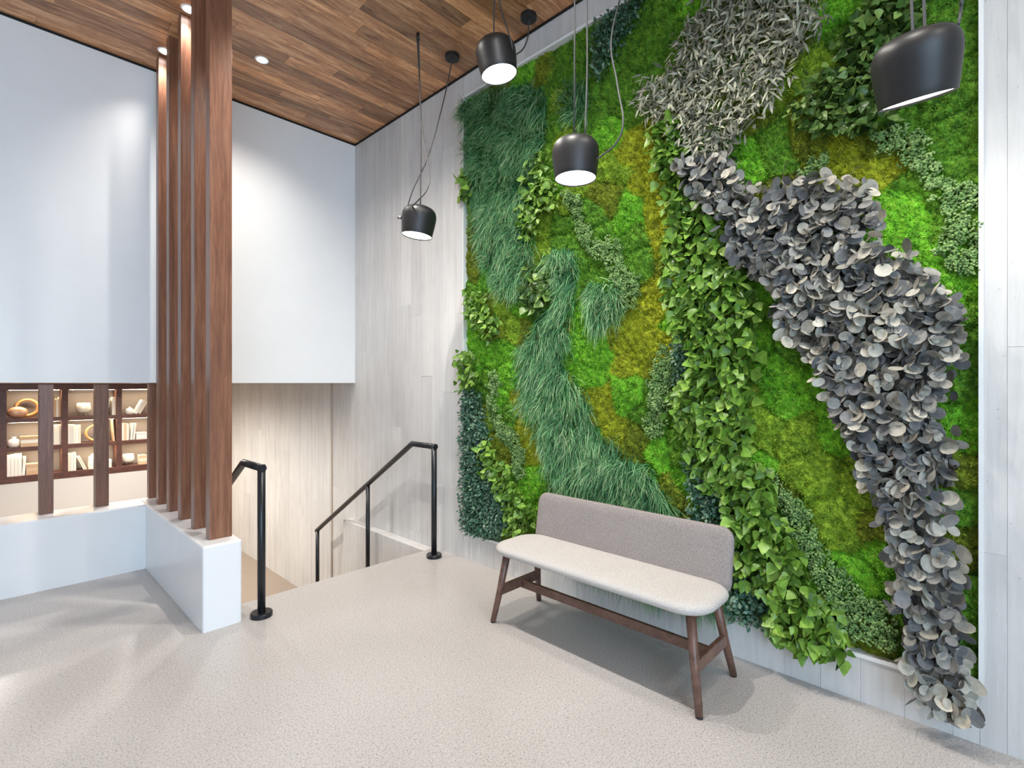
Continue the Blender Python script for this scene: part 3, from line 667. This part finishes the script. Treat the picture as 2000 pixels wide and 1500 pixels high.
# --- feathery ferns: curved blades
def fern(polys, label, per_m2, Lr=(.06, .13), bias=0):
    Y, Z = [], []
    for p in polys: a, b = scatter(POLY[p], per_m2, 6); Y.append(a); Z.append(b)
    Y = np.concatenate(Y); Z = np.concatenate(Z); n = len(Y)
    tuft = np.stack([vnoise(Y, Z, 11, 21)-.5, vnoise(Y, Z, 11, 22)-.5, vnoise(Y, Z, 9, 23)], 1)
    x0 = np.minimum(PXs[hsurf(Y, Z)], 2.70)-rng.uniform(0, .05, n)*(.4+tuft[:, 2])
    d = np.stack([-rng.uniform(.25, .75, n), tuft[:, 0]*1.6+rng.normal(-.15, .28, n), -.35+tuft[:, 1]*1.3+rng.normal(0, .3, n)], 1); d /= np.linalg.norm(d, axis=1)[:, None]
    L = rng.uniform(*Lr, n)[:, None]; g = np.array([0, 0, -1.])*rng.uniform(.25, .75, n)[:, None]
    wv = np.cross(d, rng.normal(0, 1, (n, 3))); wv /= np.linalg.norm(wv, axis=1)[:, None]; wd = rng.uniform(.0012, .0026, n)[:, None]
    P0 = np.stack([x0, Y, Z], 1); ts = (0, .35, .7, 1); rows = []
    for t in ts:
        c = P0 + L*(d*t + g*t*t*.8); k = 1-.9*t**2; rows += [c-wv*wd*k, c+wv*wd*k]
    V = np.stack(rows, 1).reshape(-1, 3); q = np.array([(0, 1, 3, 2), (2, 3, 5, 4), (4, 5, 7, 6)]); F = (q[None]+np.arange(n)[:, None, None]*8).reshape(-1, 4)
    rnd = np.clip(rng.normal(.42+bias, .27, n)[:, None]+np.array([-.35, -.35, -.08, -.08, .1, .1, .25, .25])[None]+.25*(tuft[:, 2:3]-.5), 0, 1)  # blades darker at the base: shade in the fern valleys put into colour
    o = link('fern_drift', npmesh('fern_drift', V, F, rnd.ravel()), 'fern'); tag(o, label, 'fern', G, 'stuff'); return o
fern(['fern_ul'], 'upper left feathery blue green fern drift below the highest lamp', 22000)
fern(['fern_mid'], 'long feathery fern drift winding down behind the bench back', 22000)
fern(['fern_clump'], 'small isolated tuft of feathery fern in the middle of the moss', 22000, bias=.12)
fern(['fern_small'], 'small fern tuft seen behind the cords of the bench lamp', 15000)

# --- reindeer moss: bobbly clusters
t_ = (1+5**.5)/2; ICO = np.array([(-1,t_,0),(1,t_,0),(-1,-t_,0),(1,-t_,0),(0,-1,t_),(0,1,t_),(0,-1,-t_),(0,1,-t_),(t_,0,-1),(t_,0,1),(-t_,0,-1),(-t_,0,1)])/math.hypot(1, t_)
ICF = np.array([(0,11,5),(0,5,1),(0,1,7),(0,7,10),(0,10,11),(1,5,9),(5,11,4),(11,10,2),(10,7,6),(7,1,8),(3,9,4),(3,4,2),(3,2,6),(3,6,8),(3,8,9),(4,9,5),(2,4,11),(6,2,10),(8,6,7),(9,8,1)])
def reindeer(key, label):
    Y, Z = scatter(POLY[key], 3000, 3); n = len(Y); k = 13
    r1 = rng.uniform(.012, .02, n); dirs = rng.normal(0, 1, (n, k, 3)); dirs /= np.linalg.norm(dirs, axis=2)[..., None]; dirs[..., 0] = -np.abs(dirs[..., 0])
    C = np.stack([np.minimum(PXs[hsurf(Y, Z)], 2.71)-rng.uniform(.006, .032, n), Y, Z], 1)
    c2 = (C[:, None]+dirs*r1[:, None, None]).reshape(-1, 3); rr = rng.uniform(.0035, .0065, len(c2))
    V = c2[:, None]+ICO[None]*rr[:, None, None]*rng.uniform(.75, 1.25, (len(c2), 12, 1)); F = (ICF[None]+np.arange(len(c2))[:, None, None]*12).reshape(-1, 3)
    rnd = np.clip(np.repeat(rng.uniform(.1, .8, n), k)+rng.normal(0, .15, n*k), 0, 1)
    o = link('reindeer_moss', npmesh('reindeer_moss', V.reshape(-1, 3), F, np.repeat(rnd, 12)), 'reindeer'); tag(o, label, 'reindeer moss', G, 'stuff')
reindeer('rm_1', 'sage reindeer moss band curving down the upper right edge'); reindeer('rm_2', 'small sage reindeer moss patch above the eucalyptus')
reindeer('rm_3', 'sage reindeer moss band along the lower right of the tall ivy'); reindeer('rm_4', 'dark sage reindeer moss strip left of the tall ivy')
reindeer('rm_5', 'sage reindeer moss strip below the bench lamp'); reindeer('rm_6', 'narrow sage reindeer moss strip right of the dark boxwood')

# ------------------------------------------------------------------ bookcase beyond the half wall
bc = empty('bookcase', (1.05, FARY, .14)); tag(bc, 'walnut bookcase of square cells set into the far wall behind the posts', 'bookcase')
DV = [.17, .752, 1.331, 1.91]; FB = FARY+.28; BZ = [.225, .592, .962, 1.322]; zt = BZ[3]
for xd in DV: box('divider', (xd-.032, FARY-.004, .2), (xd+.032, FB, zt), 'shelfwood', bc, .002)
box('bottom_rail', (DV[0]-.032, FARY-.006, .14), (DV[3]+.032, FB, .2245), 'shelfwood', bc, .002)
box('top_rail', (DV[0]-.032, FARY-.006, zt), (DV[3]+.032, FB, SOF-.002), 'shelfwood', bc, .002)
for a, b in zip(DV, DV[1:]):
    for z in BZ[1:3]: box('shelf', (a+.032, FARY, z-.055), (b-.032, FB, z), 'shelfwood', bc, .002)
    for z in BZ[:3]:
        top = {BZ[0]: BZ[1]-.055, BZ[1]: BZ[2]-.055, BZ[2]: zt}[z]
        box('back_panel', (a+.032, FB-.006, z), (b-.032, FB, top), plain((.2, .17, .15)), bc)
        box('led_strip', (a+.05, FARY+.02, top-.0012), (b-.05, FARY+.04, top-.0004), 'led', bc)
cream = [(.78, .72, .6), (.7, .66, .58), (.82, .78, .7), (.62, .6, .54), (.74, .64, .5)]
tan = [(.55, .36, .2), (.6, .42, .26), (.5, .33, .2)]
ORD = ['first', 'second', 'third', 'fourth', 'fifth', 'sixth']
def book(x, z, wdt, hgt, dpt, c, label, lean=0, flat=False, yfront=FARY+.03):
    r = empty('book', (x, yfront, z)); tag(r, label, 'book', 'books in the far bookcase')
    t = .003
    # spine faces the room; local: x thickness, y depth, z height
    V, F = joinparts([boxdata((0, 0, 0), (t, dpt, hgt)), boxdata((wdt-t, 0, 0), (wdt, dpt, hgt)), boxdata((t, 0, 0), (wdt-t, t, hgt))])
    o = link('cover', pymesh('cover', V, F), plain(c)); p = link('pages', pymesh('pages', *boxdata((t, t, .003), (wdt-t, dpt-.004, hgt-.003))), plain((.8, .76, .66)))
    for q in (o, p): q.parent = r
    if flat: r.rotation_euler = (0, math.pi/2, 0); r.location.z = z+wdt
    elif lean:
        r.rotation_euler = (0, math.radians(lean), 0); r.location.z = z + (max(0, math.sin(math.radians(lean))*wdt) if lean > 0 else 0)
    return r
CELL = {(r, c): '%s %s cell' % (['bottom', 'centre', 'top'][r], ['left', 'middle', 'right'][c]) for r in range(3) for c in range(3)}
BK = FARY+.03
def upright(r, c, px0, px1, tops, pal, leans=None, note=''):
    x = onY(px0, 850, BK)[0]; x1 = onY(px1, 850, BK)[0]; x = max(x, DV[c]+.0335); x1 = min(x1, DV[c+1]-.0345); n = len(tops); wd = (x1-x)/n
    for i, tp in enumerate(tops):
        h = onY((px0+px1)/2, tp, BK)[1]-BZ[r]; ln = leans[i] if leans else 0
        book(x+i*wd+.0007, BZ[r]+.0005, wd*(.94 if not ln else .8), max(.12, h), .17, pal[(i*2+r) % len(pal)], '%s %s book from left%s, bookcase %s' % (ORD[i], 'leaning' if ln else 'upright', note, CELL[(r, c)]), ln)
def stack(r, c, px0, px1, n, ht, pal, note=''):
    x = onY(px0, 850, BK)[0]; x1 = onY(px1, 850, BK)[0]; z = BZ[r]
    for i in range(n):
        book(x+.002*(i % 2), z+.0006*(i+1)+i*ht, ht, x1-x-.004*(i % 2), .16, pal[(i+r) % len(pal)], '%s lying book from bottom%s, bookcase %s' % (ORD[i], note, CELL[(r, c)]), flat=True)
    return z+n*(ht+.0006)
# top row
upright(2, 0, 104, 120, [780, 779, 776], [tan[1], cream[0], tan[0]], note=' of the right hand group')
upright(2, 1, 206, 212, [777], cream, [6], ' behind the post'); upright(2, 1, 219, 227, [776, 776], cream, None, ' at the right side')
upright(2, 2, 262, 276, [780, 782], cream, [27, 27])
# middle row
stack(1, 0, 40, 76, 3, .043, [tan[0], tan[1], cream[2]]); upright(1, 0, 103, 120, [830]*4, [cream[2], cream[0]], note=' of the right hand group')
upright(1, 1, 132, 158, [829, 829, 830, 832, 831], cream, None); upright(1, 1, 222, 225, [818], tan, [-4], ' at the right side')
upright(1, 2, 237, 252, [827, 827, 828], [tan[1], cream[0], cream[1]]); upright(1, 2, 254, 264, [827, 827], cream, [5, 5], ' of the leaning pair')
stack(1, 2, 266, 287, 3, .032, cream)
# bottom row
upright(0, 0, 12, 50, [889, 888, 887, 887, 894], [cream[2], cream[3], cream[2], cream[1]], [0, 0, 0, 0, 3]); stack(0, 0, 51, 78, 3, .045, tan)
upright(0, 1, 132, 149, [886, 886, 885], [cream[4], cream[0], cream[1]]); upright(0, 1, 163, 171, [889, 890], [cream[4], cream[0]], [-22, -22], ' of the leaning pair')
zs = stack(0, 1, 174, 218, 3, .034, cream); stack(0, 2, 272, 287, 3, .043, [tan[1], cream[4], tan[1]])
def placed(o, px, r, y=.12):
    o.location = (onY(px, 850, FARY+y)[0], FARY+y, BZ[r]); return o
JUG = [(.0005, 0), (.05, 0), (.068, .012), (.075, .05), (.07, .095), (.05, .12), (.024, .132), (.022, .148), (.03, .158), (.024, .158), (.016, .14)]
def jug(px, r, s, label, z=None):
    o = lathe('jug', [(a*s, b*s) for a, b in JUG], plain((.82, .78, .72))); placed(o, px, r, .09); tag(o, label, 'jug', 'white jugs in the bookcase')
    if z: o.location.z = z
jug(27, 1, .82, 'white rounded jug beside lying books, left cell of the middle shelf row')
jug(253, 2, .68, 'tiny white jug before leaning books in the top right cell')
jug(181, 0, .62, 'tiny white jug on lying books in the bottom middle cell', zs)
def torus(name, R, r, m, label, px, row, y):
    V, F = [], []; a_, b_ = 36, 14
    for i in range(a_):
        t = 2*math.pi*i/a_; rr = r*(1-.25*math.sin(t/2+.4)**2)
        for j in range(b_): s = 2*math.pi*j/b_; V.append(((R+rr*math.cos(s))*math.cos(t), rr*math.sin(s), (R+rr*math.cos(s))*math.sin(t)))
    for i in range(a_):
        for j in range(b_): F.append((i*b_+j, i*b_+(j+1) % b_, ((i+1) % a_)*b_+(j+1) % b_, ((i+1) % a_)*b_+j))
    o = link(name, pymesh(name, V, F, True), m); placed(o, px, row, y); o.location.z -= min(v[2] for v in V); tag(o, label, 'ring sculpture', 'gilded ring sculptures'); return o
M['gold'] = mat('gilded_wood', (.62, .33, .13), .35, .55); M['copper'] = mat('copper_glaze', (.66, .4, .26), .32, .45); M['ceramic'] = mat('cream_ceramic', (.76, .69, .57), .4)
torus('ring_sculpture', .105, .024, 'gold', 'gold ring ornament behind the copper pebble, top left cell', 53, 2, .19)
torus('ring_sculpture', .105, .02, 'gold', 'gold ring ornament beside the second short post, middle cell of the middle row', 187, 1, .12)
V, F = lathedata([(max(.0005, .105*math.sin(math.radians(a))), .078-.078*math.cos(math.radians(a))) for a in range(0, 181, 12)], 32)
o = link('pebble_sculpture', pymesh('pebble_sculpture', V, F, True), 'copper'); placed(o, 34, 2, .085); o.scale = (.95, .55, .95); tag(o, 'copper pebble shaped ornament in the top left cell', 'pebble ornament')
def bowl(px, r, notch, label, s=1.0):
    root = empty('footed_bowl', (0, 0, 0)); placed(root, px, r, .11); tag(root, label, 'bowl', 'cream bowls on wire stands')
    sg = 40; pr_ = [(.0005, .035), (.05, .036), (.085, .05), (.098, .08), (.094, .115), (.085, .155), (.08, .155), (.088, .115), (.09, .08), (.075, .055), (.0005, .045)]
    V, F = lathedata([(a*s*.88, b*s*1.2) for a, b in pr_], sg); W2 = []
    for i, v in enumerate(V):
        ring = i//sg; t = 2*math.pi*(i % sg)/sg; d = abs((t+math.pi/2+math.pi) % (2*math.pi)-math.pi); z = v[2]
        if notch and ring in (5, 6): z -= .06*s*max(0, 1-d/.42)
        W2.append((v[0], v[1], z))
    o = link('vessel', pymesh('vessel', W2, F, True), 'ceramic', root)
    parts = [tubedata([(.06*s*math.cos(a), .06*s*math.sin(a), 0), (.06*s*math.cos(a), .06*s*math.sin(a), .05*s)], .003, 6) for a in (.5, 2.6, 4.7)]
    for p in parts: link('stand_leg', pymesh('stand_leg', *p), 'black', root)
bowl(163, 2, True, 'cream notched bowl on thin wire legs, top middle cell', .95); bowl(250, 0, False, 'cream round bowl on wire stand, bottom right cell', .85)
